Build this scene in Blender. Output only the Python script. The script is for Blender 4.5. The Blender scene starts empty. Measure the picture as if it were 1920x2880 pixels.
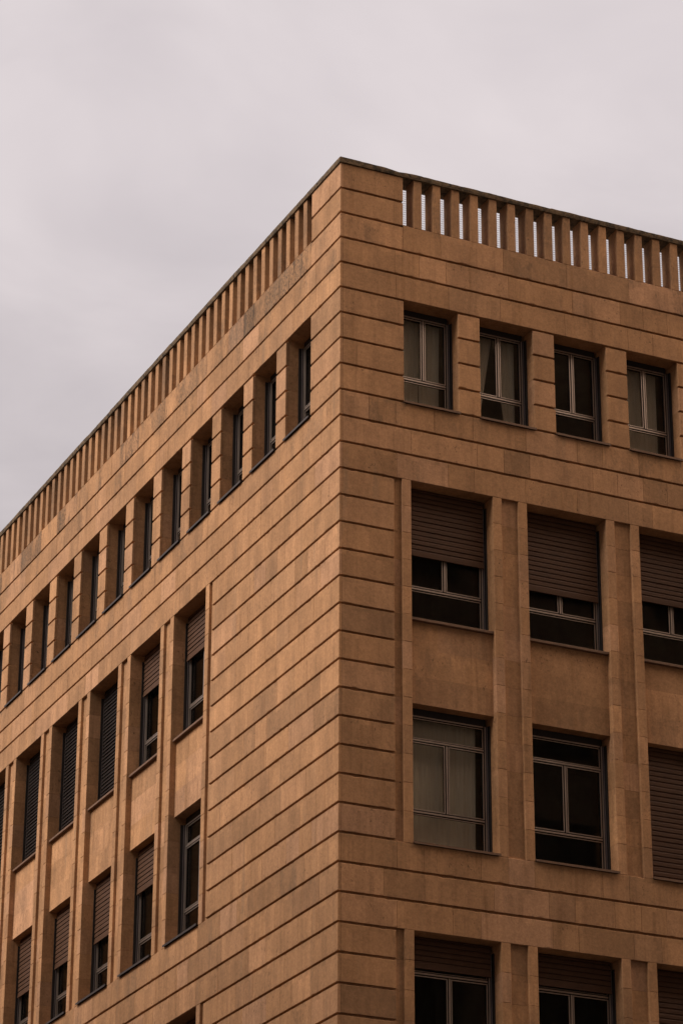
import bpy, math, random
from mathutils import Matrix, Vector

SC = bpy.context.scene
COL = SC.collection
U = 0.45                 # height of one stone course in metres
GZ = -46.6               # ground level, in courses below the tall-window head
rnd = random.Random(7)

def W(x, y, z):          # course units -> metres, ground at z = 0
    return Vector((x * U, y * U, (z - GZ) * U))

# ------------------------------------------------------------------ camera
cam_d = bpy.data.cameras.new('camera')
cam = bpy.data.objects.new('camera', cam_d)
COL.objects.link(cam)
cam_d.sensor_fit = 'VERTICAL'
cam_d.sensor_height = 36.0
cam_d.lens = 8364.78 / 2880 * 36
cam_d.clip_start = 0.1
cam_d.clip_end = 5000
right = Vector((0.90577736, -0.42374169, 0.00321738))
down = Vector((0.17641696, 0.37017851, -0.91205533))
fwd = Vector((0.38528486, 0.82668667, 0.41005453))
m = Matrix.Identity(4)
for i in range(3):
    m[i][0], m[i][1], m[i][2] = right[i], -down[i], -fwd[i]
m.translation = W(-38.7627, -83.3432, -43.0558)
cam.matrix_world = m
SC.camera = cam

# ------------------------------------------------------------------ light
SUN_EL = math.radians(42)
SUN_DIR = Vector((-0.98, 0.06, 0)).normalized() * math.cos(SUN_EL) + Vector((0, 0, math.sin(SUN_EL)))
sun_d = bpy.data.lights.new('sun', 'SUN')
sun_d.energy = 1.3
sun_d.angle = math.radians(40)
sun_d.color = (1.0, 0.925, 0.86)
sun = bpy.data.objects.new('sun', sun_d)
COL.objects.link(sun)
sun.rotation_euler = SUN_DIR.to_track_quat('Z', 'Y').to_euler()
sun.location = (0, 0, 60)

SC.cycles.diffuse_bounces = 2
SC.view_settings.view_transform = 'Standard'
SC.view_settings.look = 'None'
SC.view_settings.gamma = 1.0
SC.view_settings.exposure = 1.75
SC.view_settings.use_curve_mapping = False

# ------------------------------------------------------------------ node helper
class NT:
    def __init__(s, tree):
        s.t = tree
    def n(s, kind, props=None, **inp):
        nd = s.t.nodes.new(kind)
        for k, v in (props or {}).items():
            setattr(nd, k, v)
        for k, v in inp.items():
            key = int(k[1:]) if k[0] == '_' and k[1:].isdigit() else k.replace('_', ' ')
            s.put(nd.inputs[key], v)
        return nd
    def put(s, sock, v):
        if isinstance(v, bpy.types.NodeSocket):
            s.t.links.new(v, sock)
        else:
            if isinstance(v, tuple) and len(v) == 3 and sock.type == 'RGBA':
                v = v + (1.0,)
            sock.default_value = v
    def math(s, op, a, b=None, c=None, clamp=False):
        nd = s.n('ShaderNodeMath', {'operation': op, 'use_clamp': clamp})
        for i, v in enumerate((a, b, c)):
            if v is not None:
                s.put(nd.inputs[i], v)
        return nd.outputs[0]
    def vmul(s, v, k):
        nd = s.n('ShaderNodeVectorMath', {'operation': 'MULTIPLY'})
        s.put(nd.inputs[0], v); s.put(nd.inputs[1], k)
        return nd.outputs[0]
    def noise(s, vec, scale, detail=3.0, rough=0.55, dist=0.0):
        return s.n('ShaderNodeTexNoise', None, Vector=vec, Scale=scale, Detail=detail, Roughness=rough, Distortion=dist).outputs[0]
    def ramp(s, f, lo, hi, a=0.0, b=1.0, smooth=True):
        nd = s.n('ShaderNodeMapRange', {'interpolation_type': 'SMOOTHSTEP' if smooth else 'LINEAR'})
        for k, v in zip(('Value', 'From Min', 'From Max', 'To Min', 'To Max'), (f, lo, hi, a, b)):
            s.put(nd.inputs[k], v)
        return nd.outputs[0]
    def mix(s, f, a, b, mode='MIX'):
        nd = s.n('ShaderNodeMix', {'data_type': 'RGBA', 'blend_type': mode})
        s.put(nd.inputs[0], f); s.put(nd.inputs[6], a); s.put(nd.inputs[7], b)
        return nd.outputs[2]

# ------------------------------------------------------------------ sky: overcast cloud sheet
world = bpy.data.worlds.new('World')
SC.world = world
world.use_nodes = True
world.node_tree.nodes.clear()
q = NT(world.node_tree)
tc = q.n('ShaderNodeTexCoord').outputs['Generated']
sky = q.n('ShaderNodeTexSky', {'sky_type': 'NISHITA', 'sun_disc': False, 'sun_elevation': SUN_EL,
                               'sun_rotation': math.atan2(SUN_DIR.x, SUN_DIR.y), 'air_density': 1.0, 'dust_density': 3.0})
skyb = q.vmul(sky.outputs[0], (0.05, 0.05, 0.05))
sep = q.n('ShaderNodeSeparateXYZ', None, Vector=tc)
# cloud sheet is a horizontal layer: project directions on it
zc = q.math('MAXIMUM', sep.outputs[2], 0.06)
lay = q.n('ShaderNodeCombineXYZ', None, X=q.math('DIVIDE', sep.outputs[0], zc), Y=q.math('DIVIDE', sep.outputs[1], zc), Z=0.0).outputs[0]
big = q.noise(lay, 0.9, 4.0, 0.5, 0.6)
med = q.noise(lay, 3.2, 5.0, 0.55, 0.5)
cl = q.math('ADD', q.math('MULTIPLY', big, 0.74), q.math('MULTIPLY', med, 0.26))
cf = q.ramp(cl, 0.34, 0.66)
cloud = q.mix(cf, (0.455, 0.412, 0.425), (0.70, 0.634, 0.632))
elev = q.ramp(sep.outputs[2], 0.22, 0.58, 0.86, 1.36)
# unseen sky shaped to light the fronts: dark behind camera, bright lobes either side
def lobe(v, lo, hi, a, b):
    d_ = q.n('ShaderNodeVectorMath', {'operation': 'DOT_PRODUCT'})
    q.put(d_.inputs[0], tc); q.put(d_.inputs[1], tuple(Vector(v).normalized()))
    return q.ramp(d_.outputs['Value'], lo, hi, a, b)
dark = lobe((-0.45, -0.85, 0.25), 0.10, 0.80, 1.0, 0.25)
thin = lobe((0.84, -0.45, 0.58), 0.30, 0.95, 1.0, 5.8)  # added bright area of sky, lights the right front
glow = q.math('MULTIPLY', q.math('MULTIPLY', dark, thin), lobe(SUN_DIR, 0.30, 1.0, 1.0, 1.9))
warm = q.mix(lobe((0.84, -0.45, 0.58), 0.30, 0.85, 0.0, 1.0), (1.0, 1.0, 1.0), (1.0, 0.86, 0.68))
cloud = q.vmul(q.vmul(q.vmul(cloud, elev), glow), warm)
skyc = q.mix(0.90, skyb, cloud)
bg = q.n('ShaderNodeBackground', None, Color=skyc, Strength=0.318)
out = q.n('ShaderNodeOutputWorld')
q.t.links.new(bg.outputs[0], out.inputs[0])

# ------------------------------------------------------------------ materials
def new_mat(name):
    mt = bpy.data.materials.new(name)
    mt.use_nodes = True
    mt.node_tree.nodes.clear()
    k = NT(mt.node_tree)
    return mt, k, k.n('ShaderNodeOutputMaterial')

def stone_mat(name, lichen=False):
    mt, k, o = new_mat(name)
    pos = k.n('ShaderNodeNewGeometry').outputs['Position']
    at = k.n('ShaderNodeAttribute', {'attribute_name': 'tone'}).outputs['Color']
    sp = k.n('ShaderNodeSeparateColor', None, Color=at)
    val, hue, dirt = sp.outputs[0], sp.outputs[1], sp.outputs[2]
    orand = k.n('ShaderNodeObjectInfo').outputs['Random']
    # stone of three neighbouring veins
    c1 = k.mix(k.ramp(hue, 0.0, 0.55), (0.303, 0.163, 0.080), (0.360, 0.189, 0.088))
    c = k.mix(k.ramp(hue, 0.5, 1.0), c1, (0.385, 0.209, 0.112))
    c = k.vmul(c, k.ramp(val, 0.0, 1.0, 0.70, 1.28, False))
    # soft patches and long vertical streaks left by rain
    blot = k.noise(pos, 1.7, 4.0, 0.6)
    c = k.vmul(c, k.ramp(blot, 0.28, 0.72, 0.88, 1.11))
    st = k.noise(k.vmul(pos, (7.5, 7.5, 0.55)), 1.0, 4.0, 0.6, 0.25)
    st2 = k.noise(k.vmul(pos, (2.3, 2.3, 0.35)), 1.0, 2.0, 0.5, 0.2)
    stm = k.math('MULTIPLY', k.ramp(st, 0.50, 0.72), k.ramp(st2, 0.40, 0.64))
    c = k.mix(k.math('MULTIPLY', stm, 0.55), c, (0.20, 0.098, 0.040))
    stg = k.ramp(k.noise(k.vmul(pos, (4.1, 4.1, 0.42)), 1.0, 3.0, 0.55), 0.58, 0.76, 0.0, 0.40)
    c = k.mix(stg, c, (0.215, 0.138, 0.082))
    # narrow veins running the height of one course
    xyz = k.n('ShaderNodeSeparateXYZ', None, Vector=pos)
    ci = k.math('FLOOR', k.math('ADD', k.math('DIVIDE', xyz.outputs[2], U), 0.6 + 0.04))
    bv = k.n('ShaderNodeCombineXYZ', None, X=k.math('MULTIPLY', xyz.outputs[0], 3.4), Y=k.math('MULTIPLY', xyz.outputs[1], 3.4), Z=k.math('MULTIPLY', ci, 5.37)).outputs[0]
    b1 = k.noise(bv, 1.0, 1.0, 0.4)
    c = k.vmul(c, k.ramp(b1, 0.40, 0.44, 0.91, 1.0))
    c = k.vmul(c, k.ramp(b1, 0.59, 0.62, 1.0, 1.10))
    b2 = k.noise(k.vmul(bv, (2.7, 2.7, 1.3)), 1.0, 2.0, 0.5)
    c = k.mix(k.ramp(b2, 0.58, 0.66, 0.0, 0.30), c, (0.225, 0.118, 0.058))
    # grain
    gr = k.noise(pos, 30.0, 4.0, 0.75)
    c = k.vmul(c, k.ramp(gr, 0.30, 0.70, 0.87, 1.11))
    gr2 = k.noise(pos, 14.0, 5.0, 0.7)
    c = k.vmul(c, k.ramp(gr2, 0.28, 0.72, 0.87, 1.12))
    # pits: travertine-like holes, in some blocks only
    pit = k.noise(k.vmul(pos, (24, 24, 15)), 1.0, 3.0, 0.6, 0.6)
    pz = k.math('MULTIPLY', k.ramp(k.math('FRACT', k.math('MULTIPLY', val, 23.0)), 0.50, 0.85), k.ramp(k.noise(pos, 2.0, 2.0, 0.5), 0.36, 0.60))
    pm = k.math('MULTIPLY', k.ramp(pit, 0.60, 0.68), pz)
    c = k.mix(k.math('MULTIPLY', pm, 0.70), c, (0.085, 0.045, 0.024))
    # drill holes
    vo = k.n('ShaderNodeTexVoronoi', None, Vector=pos, Scale=2.1).outputs['Distance']
    c = k.mix(k.ramp(vo, 0.022, 0.032, 0.75, 0.0), c, (0.06, 0.032, 0.02))
    # grime: blackish lichen running down from the parapet
    gn = k.noise(k.vmul(pos, (1.5, 1.5, 0.7)), 1.0, 4.0, 0.7)
    spk = k.ramp(k.noise(k.vmul(pos, (34, 34, 15)), 1.0, 4.0, 0.75), 0.46, 0.60)
    drip = k.ramp(k.noise(k.vmul(pos, (8.0, 8.0, 0.9)), 1.0, 4.0, 0.65, 0.3), 0.50, 0.66)
    clus = k.ramp(k.math('ADD', gn, k.math('MULTIPLY', dirt, 0.13)), 0.575, 0.675)
    gm = k.math('MULTIPLY', clus, k.math('MULTIPLY_ADD', k.math('MAXIMUM', spk, drip), 0.55, 0.12))
    gm = k.math('MULTIPLY', gm, dirt, None, True)
    c = k.mix(k.math('MULTIPLY', gm, 0.85), c, (0.040, 0.029, 0.020))
    gg = k.math('MULTIPLY', k.ramp(gn, 0.50, 0.70), k.math('MULTIPLY', dirt, 0.35))
    c = k.mix(gg, c, (0.155, 0.112, 0.075))
    if lichen:
        ln = k.noise(pos, 9.0, 6.0, 0.75, 0.4)
        c = k.mix(k.ramp(ln, 0.36, 0.60), (0.028, 0.021, 0.013), (0.13, 0.084, 0.045))
        c = k.mix(k.ramp(k.noise(pos, 24.0, 4.0, 0.7), 0.58, 0.70, 0, 0.5), c, (0.24, 0.19, 0.11))
    c = k.vmul(c, k.ramp(orand, 0, 1, 0.93, 1.06, False))
    h = k.math('ADD', k.math('MULTIPLY', gr2, 0.5), k.math('MULTIPLY', gr, 0.35))
    h = k.math('SUBTRACT', h, k.math('MULTIPLY', pm, 0.9))
    bp = k.n('ShaderNodeBump', None, Strength=0.45, Distance=0.006, Height=h)
    b = k.n('ShaderNodeBsdfPrincipled', None, Base_Color=c, Roughness=0.88, Normal=bp.outputs[0])
    b.inputs['Specular IOR Level'].default_value = 0.2
    k.t.links.new(b.outputs[0], o.inputs[0])
    return mt

def plain_mat(name, col, rough=0.7, metal=0.0, var=0.15, scale=6.0, stretch=(1, 1, 1), spec=0.4):
    mt, k, o = new_mat(name)
    pos = k.n('ShaderNodeNewGeometry').outputs['Position']
    nz = k.noise(k.vmul(pos, stretch), scale, 5.0, 0.65)
    c = k.vmul(k.mix(0.0, col, col), k.ramp(nz, 0.25, 0.75, 1 - var, 1 + var))
    b = k.n('ShaderNodeBsdfPrincipled', None, Base_Color=c, Roughness=k.ramp(nz, 0.2, 0.8, rough * 0.9, min(1, rough * 1.1)), Metallic=metal)
    b.inputs['Specular IOR Level'].default_value = spec
    k.t.links.new(b.outputs[0], o.inputs[0])
    return mt

M = {}
M['stone'] = stone_mat('sandstone')
M['coping'] = stone_mat('lichen_covered_stone', True)
M['metal'] = plain_mat('bronze_aluminium', (0.35, 0.285, 0.24), 0.40, 0.75, 0.10, 20, (1, 1, 0.1))
M['dark'] = plain_mat('dark_guide_rail', (0.018, 0.014, 0.012), 0.6, 0.0, 0.2, 12, (1, 1, 0.2), 0.3)
M['gasket'] = plain_mat('black_gasket', (0.014, 0.011, 0.010), 0.6, 0.0, 0.2, 12, (1, 1, 1), 0.15)
M['rail'] = plain_mat('grey_rail', (0.12, 0.10, 0.10), 0.45, 0.5, 0.15, 14, (1, 1, 0.2), 0.3)
M['shutter'] = plain_mat('brown_shutter_slats', (0.074, 0.037, 0.021), 0.6, 0.0, 0.14, 5, (1, 1, 2.5), 0.12)
M['sill'] = plain_mat('brown_stone_sill', (0.125, 0.064, 0.034), 0.75, 0.0, 0.25, 9)
M['flash'] = plain_mat('dark_zinc_sill', (0.030, 0.020, 0.015), 0.5, 0.2, 0.35, 9)
M['cloth'] = plain_mat('grey_curtain', (0.78, 0.73, 0.65), 0.95, 0.0, 0.10, 10, (6, 6, 0.3), 0.1)
M['room'] = plain_mat('dim_room', (0.34, 0.30, 0.26), 0.9, 0.0, 0.2, 2)
M['wire'] = plain_mat('galvanised_wire', (0.16, 0.15, 0.15), 0.5, 0.6, 0.1, 8)
M['roof'] = plain_mat('roof_gravel', (0.20, 0.18, 0.16), 0.95, 0.0, 0.3, 30)
M['asphalt'] = plain_mat('asphalt', (0.05, 0.048, 0.046), 0.9, 0.0, 0.25, 18)
M['paving'] = plain_mat('paving', (0.24, 0.20, 0.165), 0.9, 0.0, 0.2, 6)
M['shade_block'] = plain_mat('shade_block_render', (0.25, 0.17, 0.11), 0.9, 0.0, 0.15, 1.2)

mt, k, o = new_mat('window_glass')
lw = k.n('ShaderNodeFresnel', None, IOR=1.45)
tr = k.n('ShaderNodeBsdfTransparent', None, Color=(0.80, 0.78, 0.74))
gl = k.n('ShaderNodeBsdfGlossy', None, Color=(0.9, 0.9, 0.9), Roughness=0.02)
mx = k.n('ShaderNodeMixShader', None, Fac=k.math('MULTIPLY', lw.outputs[0], 0.26))
k.t.links.new(tr.outputs[0], mx.inputs[1]); k.t.links.new(gl.outputs[0], mx.inputs[2])
k.t.links.new(mx.outputs[0], o.inputs[0])
M['glass'] = mt

# ------------------------------------------------------------------ mesh builder in facade coordinates
# (s along the facade from the corner, d into the wall, z up); 'R' is the facade along +X, 'L' the one along +Y
class MB:
    def __init__(s, side='R', origin=(0, 0, 0)):
        s.side, s.o, s.v, s.f, s.t, s.mi, s.cur = side, origin, [], [], [], [], 0
    def p(s, a, d, z):
        a, d, z = a - s.o[0], d - s.o[1], z - s.o[2]
        s.v.append((a * U, d * U, z * U) if s.side == 'R' else (d * U, a * U, z * U))
        return len(s.v) - 1
    def face(s, idx, tone):
        s.f.append(tuple(idx) if s.side == 'R' else tuple(reversed(idx)))
        s.t.append(tone)
        s.mi.append(s.cur)
    def block(s, s0, s1, d0, d1, z0, z1, tone=(0.5, 0.5, 0.1), c=0.0):
        if c <= 0:
            ix = [s.p(a, d, z) for z in (z0, z1) for d in (d0, d1) for a in (s0, s1)]
            for q4 in ((0, 1, 5, 4), (3, 2, 6, 7), (2, 0, 4, 6), (1, 3, 7, 5), (4, 5, 7, 6), (2, 3, 1, 0)):
                s.face([ix[i] for i in q4], tone)
            return
        fr = [s.p(a, d0, z) for a, z in ((s0 + c, z0 + c), (s1 - c, z0 + c), (s1 - c, z1 - c), (s0 + c, z1 - c))]
        ou = [s.p(a, d0 + c, z) for a, z in ((s0, z0), (s1, z0), (s1, z1), (s0, z1))]
        ba = [s.p(a, d1, z) for a, z in ((s0, z0), (s1, z0), (s1, z1), (s0, z1))]
        s.face(fr, tone)
        for i in range(4):
            j = (i + 1) % 4
            s.face((ou[i], ou[j], fr[j], fr[i]), tone)
            s.face((ba[i], ba[j], ou[j], ou[i]), tone)
        s.face(list(reversed(ba)), tone)
    def slab(s, s0, s1, d0, d1, z0, z1, tone, c=0.011):
        """facing stone with a slightly worn, here and there chipped arris along its upper and lower edge"""
        n = max(2, int((s1 - s0) / 0.16))
        rows = []
        for i in range(n + 1):
            x = s0 + (s1 - s0) * i / n
            xi = min(max(x, s0 + c), s1 - c)
            up, dn = abs(rnd.gauss(0, 0.004)), abs(rnd.gauss(0, 0.004))
            if rnd.random() < 0.035:
                up += rnd.uniform(0.015, 0.045)
            if rnd.random() < 0.05:
                dn += rnd.uniform(0.015, 0.050)
            e = c if i in (0, n) else 0.0
            rows.append([s.p(x, d1, z0), s.p(x, d0 + c, z0 + dn * 0.6), s.p(xi, d0, z0 + c + dn), s.p(xi, d0, z1 - c - up), s.p(x, d0 + c, z1 - up * 0.6), s.p(x, d1, z1)])
        for a, b in zip(rows, rows[1:]):
            for q4 in range(6):
                r = (q4 + 1) % 6
                s.face((a[q4], b[q4], b[r], a[r]), tone)
        s.face((rows[0][0], rows[0][1], rows[0][4], rows[0][5]), tone)
        s.face((rows[0][1], rows[0][2], rows[0][3], rows[0][4]), tone)
        s.face((rows[-1][5], rows[-1][4], rows[-1][1], rows[-1][0]), tone)
        s.face((rows[-1][4], rows[-1][3], rows[-1][2], rows[-1][1]), tone)
    def prism(s, s0, s1, prof, tone=(0.5, 0.5, 0.1)):      # profile of (d, z), counter-clockwise seen from -s ... both caps closed
        a = [s.p(s0, d, z) for d, z in prof]
        b = [s.p(s1, d, z) for d, z in prof]
        n = len(prof)
        s.face(list(reversed(a)), tone); s.face(b, tone)
        for i in range(n):
            j = (i + 1) % n
            s.face((a[i], a[j], b[j], b[i]), tone)
    def mesh(s, name, mat):
        me = bpy.data.meshes.new(name)
        me.from_pydata(s.v, [], s.f)
        at = me.color_attributes.new('tone', 'FLOAT_COLOR', 'CORNER')
        i = 0
        for f, t in zip(s.f, s.t):
            for _ in f:
                at.data[i].color = (t[0], t[1], t[2], 1.0)
                i += 1
        for nm in mat.split('+'):
            me.materials.append(M[nm])
        for pl, mi in zip(me.polygons, s.mi):
            pl.material_index = mi
        me.update()
        return me

def place(name, me, parent, loc=(0, 0, 0), label=None):
    ob = bpy.data.objects.new(name, me)
    COL.objects.link(ob)
    ob.parent = parent
    ob.location = loc
    if label:
        ob['label'] = label
    return ob

def fac(side, a, d, z):                                     # facade coordinates -> metres in the building's own frame
    return (a * U, d * U, (z - GZ) * U) if side == 'R' else (d * U, a * U, (z - GZ) * U)

def tone(dirt=0.08, vs=0.12):
    return (min(1, max(0, rnd.gauss(0.52, vs))), min(1, max(0, rnd.gauss(0.5, 0.24))), dirt)

# ------------------------------------------------------------------ the building
bld = bpy.data.objects.new('stone_building', None)
COL.objects.link(bld)
bld['label'] = 'orange sandstone office block with grooved courses, roller shutters and a slatted parapet'
bld['category'] = 'building'
ORG = (0, 0, GZ)
LEN = {'R': 22.16, 'L': 49.4}
SLAB = 0.105
GR = 0.080                # height of the open groove under every joint
JA = 0.004

class Wall:
    """collects both facades in one mesh"""
    def __init__(s):
        s.b = {'R': MB('R', ORG), 'L': MB('L', ORG)}
    def build(s, name, mat):
        a, b = s.b['R'], s.b['L']
        n = len(a.v)
        a.v += b.v
        a.f += [tuple(i + n for i in f) for f in b.f]
        a.t += b.t
        a.mi += b.mi
        return place(name, a.mesh(name, mat), bld)

def runs(s0, s1, lo=1.0, hi=2.6):
    cuts = [s0]
    while s1 - cuts[-1] > hi * 1.15:
        cuts.append(cuts[-1] + rnd.choice((lo, 1.05, 1.5, 2.05, 2.05, hi)) * rnd.uniform(0.97, 1.03))
    if s1 - cuts[-1] < lo * 0.5 and len(cuts) > 1:
        cuts.pop()
    return list(zip(cuts, cuts[1:] + [s1]))

def course(mb, s0, s1, ztop, zbot, dirt=0.08, back=True, d1=0.9, groove=True):
    """one course of facing slabs; the joint at ztop is an open groove below it"""
    zt = ztop - (GR if groove else 0.005)
    start = s0
    if mb.side == 'R' and s0 == 0:
        start = SLAB + 0.003
    for a, b in runs(start, s1):
        g = rnd.choice((0.0006, 0.0006, 0.0006, 0.0012, 0.003))
        mb.slab(a + g, b - g, rnd.uniform(0, JA), SLAB, zbot, zt, tone(dirt * rnd.uniform(0.3, 1.7)))
    if back:
        st = 0.9 if (mb.side == 'R' and s0 == 0) else (SLAB - 0.01 if s0 == 0 else s0 + 0.006)
        if d1 < 0.9 and mb.side == 'R' and s0 == 0:
            st = d1
        en = s1 - 0.006
        mb.block(st, en, SLAB - 0.010, d1, zbot, ztop, tone(dirt))

wall = Wall()
TOP0, TOPW, TOPS = 2.473, 2.165, 3.018
TALL0 = {'R': 2.718, 'L': 11.786}
TALLW, TALLS = 3.176, 4.520
NTOP = {'R': 6, 'L': 15}
NTALL = {'R': 4, 'L': 8}
for side in 'RL':
    mb, L = wall.b[side], LEN[side]
    # base of the parapet and lintel band over the top windows
    dj = 0.95 if side == 'L' else 0.60
    course(mb, 0, TOP0, 10, 9, dj)
    course(mb, TOP0, L - TOP0, 10, 9, dj, groove=False)
    course(mb, L - TOP0, L, 10, 9, dj)
    for j in (3, 4):
        course(mb, 0, L, 12 - j, 11 - j, {3: 0.50 if side == 'L' else 0.28, 4: 0.14}[j])
    # blind ends beside the top windows
    for j in (5, 6, 7, 8):
        course(mb, 0, TOP0, 12 - j, 11 - j)
        course(mb, L - TOP0, L, 12 - j, 11 - j)
    # band between top and tall windows
    for j in (9, 10, 11):
        course(mb, 0, L, 12 - j, 11 - j, 0.45 if j == 9 else 0.12)
    # grooved corner beside the tall windows, two storeys at a time
    r0 = TALL0[side] - 0.65
    r1 = TALL0[side] + (NTALL[side] - 1) * TALLS + TALLW + 0.65
    for j0 in (12, 28):
        for j in range(j0, j0 + 13):
            course(mb, 0, r0, 12 - j, 11 - j, 0.06)
            course(mb, r1, L, 12 - j, 11 - j, 0.06)
        for j in range(j0 + 13, j0 + 16):
            course(mb, 0, L, 12 - j, 11 - j, 0.40 if j == j0 + 13 else 0.12)
    for j in range(44, 58):
        course(mb, 0, L, 12 - j, 11 - j, 0.10)
    course(mb, 0, L, -46.0, GZ, 0.3)
    # shadow gaps: shallow recesses between the grooved corner and the first strip
    for z in (0, -16):
        for a, b in ((r0, TALL0[side] - 0.343), (r1 - 0.31, r1)):
            for i in range(13):
                mb.block(a, b, 0.118, 0.9, z - i - 1 - (GR if i == 12 else 0) + 0.003, z - i - (0.004 if i == 0 else 0.003), tone(0.05))
# rear walls
mb = wall.b['R']
mb.block(0.0, LEN['R'], LEN['L'] - 0.9, LEN['L'] + 0.02, GZ, 11.9, (0.5, 0.5, 0.1))
mb = wall.b['L']
mb.block(0.9, LEN['L'] - 0.95, LEN['R'] - 0.9, LEN['R'] + 0.02, GZ, 11.9, (0.5, 0.5, 0.1))
wall.build('wall', 'stone')

# ------------------------------------------------------------------ piers, pilasters, spandrels
for side in 'RL':
    for k_ in range(NTOP[side] - 1):
        a = TOP0 + TOPW + k_ * TOPS
        b = TOP0 + (k_ + 1) * TOPS
        mb = MB(side, (a, 0, 3))
        for j in range(4):
            mb.slab(a, b, rnd.uniform(0, JA), SLAB, 6 - j, 7 - j - GR, tone(0.06))
            mb.block(a + 0.008, b - 0.008, SLAB - 0.010, 0.9, 6 - j + (0 if j == 3 else 0.003), 7 - j - 0.003, tone(0.10))
        place('pier', mb.mesh('pier', 'stone'), bld, fac(side, a, 0, 3))
    for z in (0, -16):
        for k_ in range(-1, NTALL[side]):
            a = TALL0[side] + k_ * TALLS + TALLW
            first, last = k_ == -1, k_ == NTALL[side] - 1
            mb = MB(side, (a, 0, z - 13))
            zt = 0.0
            for i in range(13):
                lo = z - i - 1 - (GR if i == 12 else 0) + 0.003
                hi = z - i - 0.003
                jz = rnd.uniform(-0.02, 0.02) if 0 < i < 12 else 0
                if not first:
                    mb.block(a, a + 0.343, rnd.uniform(0, JA), 0.9, lo, hi, tone(0.06), 0.010)
                if not first and not last:
                    mb.block(a + 0.343, a + 1.001, 0.118 + rnd.uniform(0, JA), 0.9, lo, hi, tone(0.06))
                if not last:
                    mb.block(a + 1.001, a + 1.344, rnd.uniform(0, JA), 0.9, lo, hi, tone(0.06), 0.010)
            place('pilaster', mb.mesh('pilaster', 'stone'), bld, fac(side, a, 0, z - 13))
        for k_ in range(NTALL[side]):
            a = TALL0[side] + k_ * TALLS
            b = a + TALLW
            low = z - 8.08 if z == 0 else z - 13.07
            mb = MB(side, (a, 0, low))
            hs = [z - 5.09, z - 6.1, z - 7.1, z - 8.08] if z == 0 else [z - 5.09 - i * 0.9975 for i in range(9)]
            hs[-1] = low
            for i in range(len(hs) - 1):
                cut = a + TALLW * rnd.choice((0.34, 0.5, 0.66))
                tt = tone(0.10, 0.10)
                for p0, p1 in ((a, cut), (cut, b)):
                    t2 = (tt[0] + rnd.uniform(-0.10, 0.08), tt[1] + rnd.uniform(-0.12, 0.12), 0.35)
                    mb.block(p0, p1, 0.24 + rnd.uniform(0, 0.003), 0.9, hs[i + 1], hs[i], t2)
            place('spandrel', mb.mesh('spandrel', 'stone'), bld, fac(side, a, 0, low))

# ------------------------------------------------------------------ parapet
par = Wall()
for side in 'RL':
    mb, L = par.b[side], LEN[side]
    for j in (0, 1):
        for a, b in ((0, TOP0), (L - TOP0, L)):
            course(mb, a, b, 12 - j if j else 11.985, 11 - j, 0.75 if side == 'L' else 0.40, True, 0.78, j > 0)
    n = 22 if side == 'R' else 57
    # weathered slopes at the foot of the gaps
    for i in range(n + 1):
        a = TOP0 if i == 0 else 2.903 + (i - 1) * 0.765 + 0.32
        b = 2.903 + i * 0.765 if i < n else L - TOP0
        mb.prism(a, b, [(0.006, 9.99), (0.70, 9.99), (0.70, 10.42), (0.62, 10.42)], tone(0.25))
par.build('parapet', 'stone')
bal = {}
for side in 'RL':
    n = 22 if side == 'R' else 57
    for i in range(n):
        a = 2.903 + i * 0.765
        mb = MB(side, (a, 0, 10))
        mb.block(a, a + 0.32, rnd.uniform(0, 0.012), 0.62, 10.0, 11.985, (max(0, rnd.gauss(0.40, 0.12)), rnd.random() * 0.6, 0.25 + 0.55 * rnd.random()), 0.012)
        place('baluster', mb.mesh('baluster', 'stone'), bld, fac(side, a, 0, 10))

# worn coping stones, each course length a piece of one strip
cop = Wall()
def coping_run(mb, s0, s1):
    a = s0
    while a < s1 - 0.01:
        b = min(s1, a + rnd.uniform(1.7, 3.4))
        if s1 - b < 0.8:
            b = s1
        n = max(2, int((b - a) / 0.13))
        off = rnd.uniform(-0.012, 0.012)
        rings = []
        wear = 0.0
        for i in range(n + 1):
            x = a + 0.003 + (b - a - 0.006) * i / n
            wear = wear * 0.8 + rnd.gauss(0, 0.005)
            w2 = rnd.gauss(0, 0.0035)
            f = -0.060 + w2
            t = 12.205 + off + wear * 0.8
            if mb.side == 'R' and 1.85 < x < 2.75:
                t -= 0.045 * (1 - abs(x - 2.3) / 0.45)
            prof = [(f + 0.012, 11.985 + abs(w2)), (0.78, 11.985), (0.78, t), (f + 0.035, t), (f - 0.004, t - 0.03 + w2), (f, 12.06)]
            rings.append([mb.p(x, d, z) for d, z in prof])
        tn = tone(1.0)
        for i in range(n):
            for q4 in range(6):
                r = (q4 + 1) % 6
                mb.face((rings[i][q4], rings[i][r], rings[i + 1][r], rings[i + 1][q4]), tn)
        mb.face(list(reversed(rings[0])), tn); mb.face(rings[-1], tn)
        a = b
coping_run(cop.b['L'], -0.06, LEN['L'])
coping_run(cop.b['R'], 0.785, LEN['R'])
cop.build('coping', 'coping')

net = Wall()
for side in 'RL':
    mb, L = net.b[side], LEN[side]
    z = 10.08
    while z < 11.98:
        mb.block(TOP0, L - TOP0, 0.700, 0.710, z, z + 0.012)
        z += 0.092
    a = TOP0 + 0.06
    while a < L - TOP0:
        mb.block(a, a + 0.004, 0.708, 0.712, 10.05, 11.98)
        a += 0.17
net.build('wire_netting', 'wire')

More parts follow.
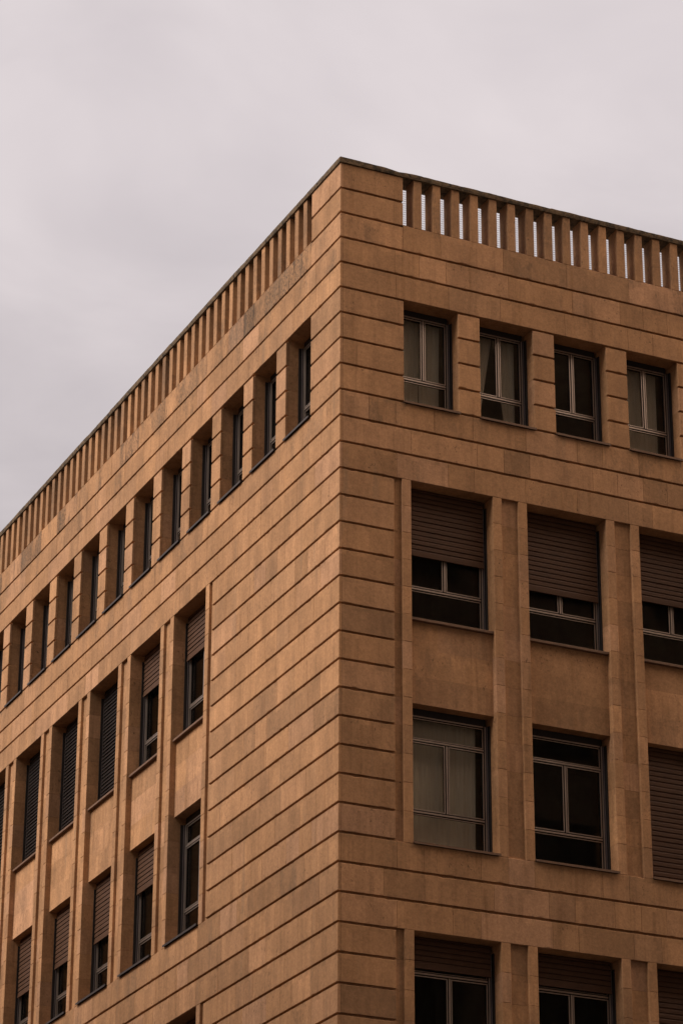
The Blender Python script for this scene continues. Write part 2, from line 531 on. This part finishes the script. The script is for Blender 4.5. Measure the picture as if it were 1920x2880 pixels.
# ------------------------------------------------------------------ roof and floors
mb = MB('R', ORG)
mb.block(0.8, LEN['R'] - 0.9, 0.8, LEN['L'] - 0.9, 9.3, 9.6)
place('roof', mb.mesh('roof', 'roof'), bld)
for z in (8.2, 1.6, -6.4, -14.4, -22.0):
    mb = MB('R', ORG)
    mb.block(0.92, LEN['R'] - 0.92, 0.92, LEN['L'] - 0.92, z - 0.6, z)
    place('floor_slab', mb.mesh('floor_slab', 'room'), bld)
mb = MB('R', ORG)
mb.block(7.0, LEN['R'] - 0.95, 7.0, LEN['L'] - 0.95, -22, 9.2)
place('inner_wall', mb.mesh('inner_wall', 'room'), bld)

# ------------------------------------------------------------------ windows
FD = 0.66                                                    # depth of the frame's outer face
def bars_v(mb, c, z0, z1, w, d=FD, th=0.07):
    mb.block(c - w / 2, c + w / 2, d, d + th, z0, z1)
def bars_h(mb, s0, s1, z0, z1, d=FD, th=0.07):
    mb.block(s0, s1, d, d + th, z0, z1)

def frame_mesh(side, w, zb, zt, trans, lights):
    """aluminium window: light ribs with dark gaskets between them; a light marked 'sash' holds a pair of casements"""
    mb = MB(side, (0, 0, 0))
    def light(x0, x1, d0, d1, z0, z1):
        mb.cur = 0; mb.block(x0, x1, d0, d0 + 0.035, z0, z1)
        mb.cur = 1; mb.block(x0 + 0.002, x1 - 0.002, d0 + 0.035, d1, z0, z1)
    def gap(*a):
        mb.cur = 1; mb.block(*a)
    L0, R0 = 0.10, w - 0.10
    light(L0, L0 + 0.045, FD, FD + 0.2, zb, zt)
    light(R0 - 0.045, R0, FD, FD + 0.2, zb, zt)
    gap(L0 + 0.045, L0 + 0.090, FD + 0.045, FD + 0.2, zb + 0.002, zt - 0.002)
    gap(R0 - 0.090, R0 - 0.045, FD + 0.045, FD + 0.2, zb + 0.002, zt - 0.002)
    I0, I1 = L0 + 0.090, R0 - 0.090
    light(I0, I1, FD, FD + 0.18, zt - 0.045, zt)
    gap(I0, I1, FD + 0.045, FD + 0.18, zt - 0.08, zt - 0.045)
    light(I0, I1, FD, FD + 0.18, zb, zb + 0.09)
    for z in trans:
        light(I0, I1, FD, FD + 0.16, z - 0.028, z + 0.028)
        gap(I0, I1, FD + 0.04, FD + 0.15, z - 0.066, z - 0.028)
        gap(I0, I1, FD + 0.04, FD + 0.15, z + 0.028, z + 0.066)
    zs = [zb + 0.09] + [q_ + e for q_ in trans for e in (-0.066, 0.066)] + [zt - 0.08]
    c = w / 2
    for i in range(len(zs) // 2):
        a, b = zs[2 * i], zs[2 * i + 1]
        if lights[i] == 'sash':
            light(c - 0.028, c + 0.028, FD - 0.01, FD + 0.15, a, b)
            gap(c - 0.066, c - 0.028, FD + 0.05, FD + 0.15, a + 0.001, b - 0.001)
            gap(c + 0.028, c + 0.066, FD + 0.05, FD + 0.15, a + 0.001, b - 0.001)
            for x0, x1 in ((I0, c - 0.066), (c + 0.066, I1)):
                t, u_ = 0.033, 0.005
                light(x0, x0 + t, FD + 0.01, FD + 0.10, a + u_, b - u_)
                light(x1 - t, x1, FD + 0.01, FD + 0.10, a + u_, b - u_)
                light(x0 + t, x1 - t, FD + 0.012, FD + 0.10, a + u_, a + u_ + t)
                light(x0 + t, x1 - t, FD + 0.012, FD + 0.10, b - u_ - t, b - u_)
        else:
            t = 0.028
            light(I0, I0 + t, FD + 0.03, FD + 0.10, a, b)
            light(I1 - t, I1, FD + 0.03, FD + 0.10, a, b)
            light(I0 + t, I1 - t, FD + 0.032, FD + 0.10, b - t, b)
            light(I0 + t, I1 - t, FD + 0.032, FD + 0.10, a, a + t)
    return mb.mesh('window', 'metal+gasket')

def glass_mesh(side, w, zb, zt):
    mb = MB(side, (0, 0, 0))
    mb.block(0.2, w - 0.2, FD + 0.075, FD + 0.085, zb + 0.05, zt - 0.05)
    return mb.mesh('pane', 'glass')

def guide_mesh(side, w, zb, zt, head):
    mb = MB(side, (0, 0, 0))
    for a, b, sg in ((0.0, 0.10, 1), (w - 0.10, w, -1)):
        mb.block(a + 0.004, b - 0.004, FD - 0.02, FD + 0.22, zb, zt)                   # dark back of the recess
        e = a + 0.004 if sg > 0 else b - 0.004
        mb.block(min(e, e + sg * 0.035), max(e, e + sg * 0.035), 0.50, FD - 0.021, zb, zt)  # channel cheek
    mb.block(0.10, w - 0.10, FD + 0.02, FD + 0.22, zt, zt + head - 0.004)               # box over the window
    return mb.mesh('shutter_guide', 'dark')

def rail_mesh(side):
    mb = MB(side, (0, 0, 0))
    mb.block(0.0, 0.03, FD - 0.06, FD - 0.022, 0.0, 1.0)
    return mb.mesh('guide_rail', 'rail')

def shutter_mesh(side, w, zb, zt, pitch=0.18, tilt=0.007, gap=0.016):
    mb = MB(side, (0, 0, 0))
    z = zb
    mb.block(0.115, w - 0.115, 0.535, 0.585, z, z + 0.085)
    z += 0.09
    while z < zt - 0.02:
        t = min(z + pitch - gap, zt)
        y = rnd.gauss(0, 0.003)
        prof = [(0.555 - tilt + y, z), (0.60, z), (0.60, t), (0.575 + y, t), (0.553 + y, t - (t - z) * 0.35)]
        mb.prism(0.115, w - 0.115, prof)
        mb.block(0.125, w - 0.125, 0.604, 0.612, z - gap - 0.01, t + 0.004)
        z += pitch
    return mb.mesh('shutter', 'shutter')

def louvre_mesh(side, w, zb, zt, pitch=0.155):
    """roller shutter let down with its slats spread: dark gaps between the slats"""
    mb = MB(side, (0, 0, 0))
    z = zb + 0.03
    while z < zt - 0.02:
        mb.cur = 0
        y = rnd.gauss(0, 0.002)
        mb.prism(0.115, w - 0.115, [(0.550 + y, z), (0.575, z), (0.590, z + 0.026), (0.566 + y, z + 0.026)])
        mb.cur = 1
        mb.block(0.125, w - 0.125, 0.600, 0.606, z + 0.026, z + pitch)
        z += pitch
    return mb.mesh('shutter', 'dkshutter+gasket')
M['dkshutter'] = plain_mat('dark_shutter_slats', (0.050, 0.029, 0.020), 0.6, 0.0, 0.14, 5, (1, 1, 2.5), 0.2)

def curtain_mesh(side, w, spans, zb, zt, d=1.05, tie=False):
    mb = MB(side, (0, 0, 0))
    for a, b, a2, b2 in spans:                                # top edges a..b, bottom edges a2..b2
        n, rows = 44, 9
        grid = []
        ph = rnd.uniform(0, 6)
        for r in range(rows + 1):
            v = r / rows
            row = []
            for i in range(n + 1):
                u_ = i / n
                x = (a + (b - a) * u_) * (1 - v) + (a2 + (b2 - a2) * u_) * v
                y = d + 0.016 * math.sin(u_ * 19 + ph) + 0.006 * math.sin(u_ * 47 + 2.0 * v + ph)
                row.append((x, y, zt + (zb - zt) * v))
            grid.append(row)
        for th in (0.0, 0.012):
            ids = [[mb.p(x, y + th, z) for x, y, z in row] for row in grid]
            for r in range(rows):
                for i in range(n):
                    f = (ids[r + 1][i], ids[r + 1][i + 1], ids[r][i + 1], ids[r][i])
                    mb.face(f if th == 0 else tuple(reversed(f)), (0.5, 0.5, 0))
    return mb.mesh('curtain', 'cloth')

def sill_mesh(side, w, d0, z0, z1, ext, mat):
    mb = MB(side, (0, 0, 0))
    if ext > 0:                                               # thin zinc sill lapping over the wall face
        mb.block(0.01, w - 0.01, SLAB, FD + 0.2, z0 + 0.02, z1)
        mb.block(-ext, w + ext, d0, SLAB - 0.002, z0, z1 + 0.002)
        mb.block(-ext + 0.004, w + ext - 0.004, d0 - 0.012, d0 - 0.001, z0 - 0.035, z1 + 0.004)
    else:
        mb.block(0.006, w - 0.006, d0, FD + 0.2, z0, z1, (0.5, 0.5, 0.1), 0.008)
    return mb.mesh('sill', mat)

PROTO = {}
def proto(key, fn):
    if key not in PROTO:
        PROTO[key] = fn()
    return PROTO[key]

def window(side, kind, k_, z, shut=None, curtain=None, label=None):
    w = TOPW if kind == 'top' else TALLW
    h = 4.0 if kind == 'top' else 5.0
    s0 = TOP0 + k_ * TOPS if kind == 'top' else TALL0[side] + k_ * TALLS
    if kind == 'low':
        h = 4.92
    if kind == 'top':
        zb, zt, head, tr, li = 0.0, h - 0.24, 0.24, [1.24], ['fixed', 'sash']
    else:
        zb, zt, head, tr, li = 0.0, h - 0.26, 0.26, [1.28, 3.80], ['fixed', 'sash', 'fixed']
    loc = fac(side, s0, 0, z)
    f = place('window', proto(('f', side, kind), lambda: frame_mesh(side, w, zb + 0.02, zt, tr, li)), bld, loc, label)
    def sub(name, me):
        return place(name, me, f)
    sub('pane', proto(('g', side, kind), lambda: glass_mesh(side, w, zb + 0.02, zt)))
    sub('shutter_guide', proto(('d', side, kind), lambda: guide_mesh(side, w, zb, zt, head)))
    for a in (0.062, w - 0.092):
        r = sub('guide_rail', proto(('r', side), lambda: rail_mesh(side)))
        r.location = (a * U, 0, zb * U) if side == 'R' else (0, a * U, zb * U)
        r.scale.z = zt - zb
    if kind == 'top':
        sub('sill', proto(('s', side, kind), lambda: sill_mesh(side, w, -0.075, -0.055, -0.015, 0.015, 'flash' if side == 'L' else 'sill')))
    elif kind == 'low':
        sub('sill', proto(('s', side, kind), lambda: sill_mesh(side, w, -0.075, -0.055, -0.015, 0.015, 'flash' if side == 'L' else 'sill')))
    else:
        sub('sill', proto(('s', side, kind), lambda: sill_mesh(side, w, 0.09, -0.125, -0.03, 0, 'sill')))
    if shut is not None:
        if shut == 'louvre':
            sub('shutter', proto(('lv', side, kind), lambda: louvre_mesh(side, w, zb, h - 0.02)))
        else:
            sub('shutter', shutter_mesh(side, w, shut - z, h - 0.02))
    if curtain:
        sub('curtain', curtain_mesh(side, w, curtain, zb + 0.02, zt + 0.02))
    return f

full_c = [(0.05, TOPW - 0.32, 0.05, TOPW - 0.32)]
for k_ in range(NTOP['R']):
    cu = None
    if k_ == 0:
        cu = [(0.05, TOPW * 0.5, 0.05, TOPW * 0.5 - 0.03), (TOPW * 0.5, TOPW - 0.24, TOPW * 0.5 + 0.02, TOPW - 0.30)]
    elif k_ == 1:
        cu = [(0.05, TOPW * 0.47, 0.05, 0.42), (TOPW * 0.50, TOPW - 0.24, TOPW - 0.62, TOPW - 0.24)]
    elif k_ in (3, 5):
        cu = [(0.05, TOPW - 0.34, 0.05, TOPW - 0.36)]
    window('R', 'top', k_, 3.0, None, cu, 'window with pale grey curtains behind its glass' if cu else None)
for k_ in range(NTOP['L']):
    window('L', 'top', k_, 3.0)
up = {'R': [-2.55, -3.03, -2.62, -2.2], 'L': [-1.85, -1.76, 'louvre', 'louvre', 'louvre', 'louvre', -2.4, -3.0]}
lo = {'R': [None, None, -13.0, -10.5], 'L': [None, -9.83, -10.61, -10.5, -10.6, -9.6, -11.0, None]}
z3 = {'R': [-17.07, -17.10, -21.0, -18.0], 'L': [-17.2, -18.0, -17.5, -18.2, -17.0, -17.2, -18.0, -17.6]}
HALF = 'window with its brown roller shutter partly lowered'
FULL = 'window with its roller shutter fully closed'
for side in 'RL':
    for k_ in range(NTALL[side]):
        def lab(v, bot):
            return None if v is None else (FULL if v == 'louvre' or v <= bot + 0.1 else HALF)
        window(side, 'tall', k_, -5.0, up[side][k_], None, lab(up[side][k_], -5) if up[side][k_] != 'louvre' else FULL)
        cu = [(0.05, TALLW * 0.5, 0.05, TALLW * 0.5), (TALLW * 0.5, TALLW - 0.3, TALLW * 0.5, TALLW - 0.36)] if (side, k_) == ('R', 0) else None
        v = lo[side][k_]
        window(side, 'low', k_, -13.0, v, cu, lab(v, -13) if v is not None else ('window with a drab curtain behind its three rows of glass' if cu else None))
        v = z3[side][k_]
        window(side, 'tall', k_, -21.0, v, None, lab(v, -21))

# ------------------------------------------------------------------ ground and unseen blocks added for their shade
def flat(name, x0, x1, y0, y1, z0, z1, mat, kind='structure'):
    mb = MB('R', (0, 0, 0))
    mb.block(x0 / U, x1 / U, y0 / U, y1 / U, z0 / U, z1 / U)
    ob = bpy.data.objects.new(name, mb.mesh(name, mat))
    COL.objects.link(ob)
    if kind:
        ob['kind'] = kind
    return ob
flat('ground', -900, 900, -900, 900, -0.4, -0.14, 'asphalt')
flat('pavement', -2.2, 13, -2.2, 25, -0.13, -0.002, 'paving')

def facing(x0, x1, y0, y1, h, side, label):
    """unseen block added to shade the lower facade: walls, cornice and rows of windows on the street front"""
    t = bpy.data.objects.new('added_shade_block', None)
    COL.objects.link(t)
    t['label'], t['category'], t['group'] = label, 'building', 'unseen blocks added to shade the fronts'
    t.location = (x0, y0, 0)
    def part(name, mat, *boxes):
        mb = MB('R', (0, 0, 0))
        for b in boxes:
            mb.block(*[v / U for v in b])
        return place(name, mb.mesh(name, mat), t)
    dx, dy = x1 - x0, y1 - y0
    part('wall', 'shade_block', (0, dx, 0, dy, -0.13, h))
    part('cornice', 'shade_block', (-0.4, dx + 0.4, -0.4, dy + 0.4, h + 0.003, h + 0.5))
    me = None
    n = int((dx if side == 'N' else dy) / 3.2)
    for f in range(int(h / 3.6) - 1):
        for i in range(n):
            if me is None:
                w = part('window', 'dark', (0, 1.5, 0, 0.06, 0, 2.1) if side == 'N' else (0, 0.06, 0, 1.5, 0, 2.1))
                me = w.data
            else:
                w = place('window', me, t)
            w.location = (0.9 + i * 3.2, dy, 1.2 + f * 3.6) if side == 'N' else (dx, 0.9 + i * 3.2, 1.2 + f * 3.6)
facing(4, 44, -31, -14, 33, 'N', 'plain unseen block added to darken the lower right front')  # out of view, height set so the right front darkens downwards
facing(-34, -14.5, -10, 48, 24, 'E', 'plain unseen block added to darken the lower left front')  # out of view, added to cut light low on the left front

print('objects', len(bpy.data.objects))
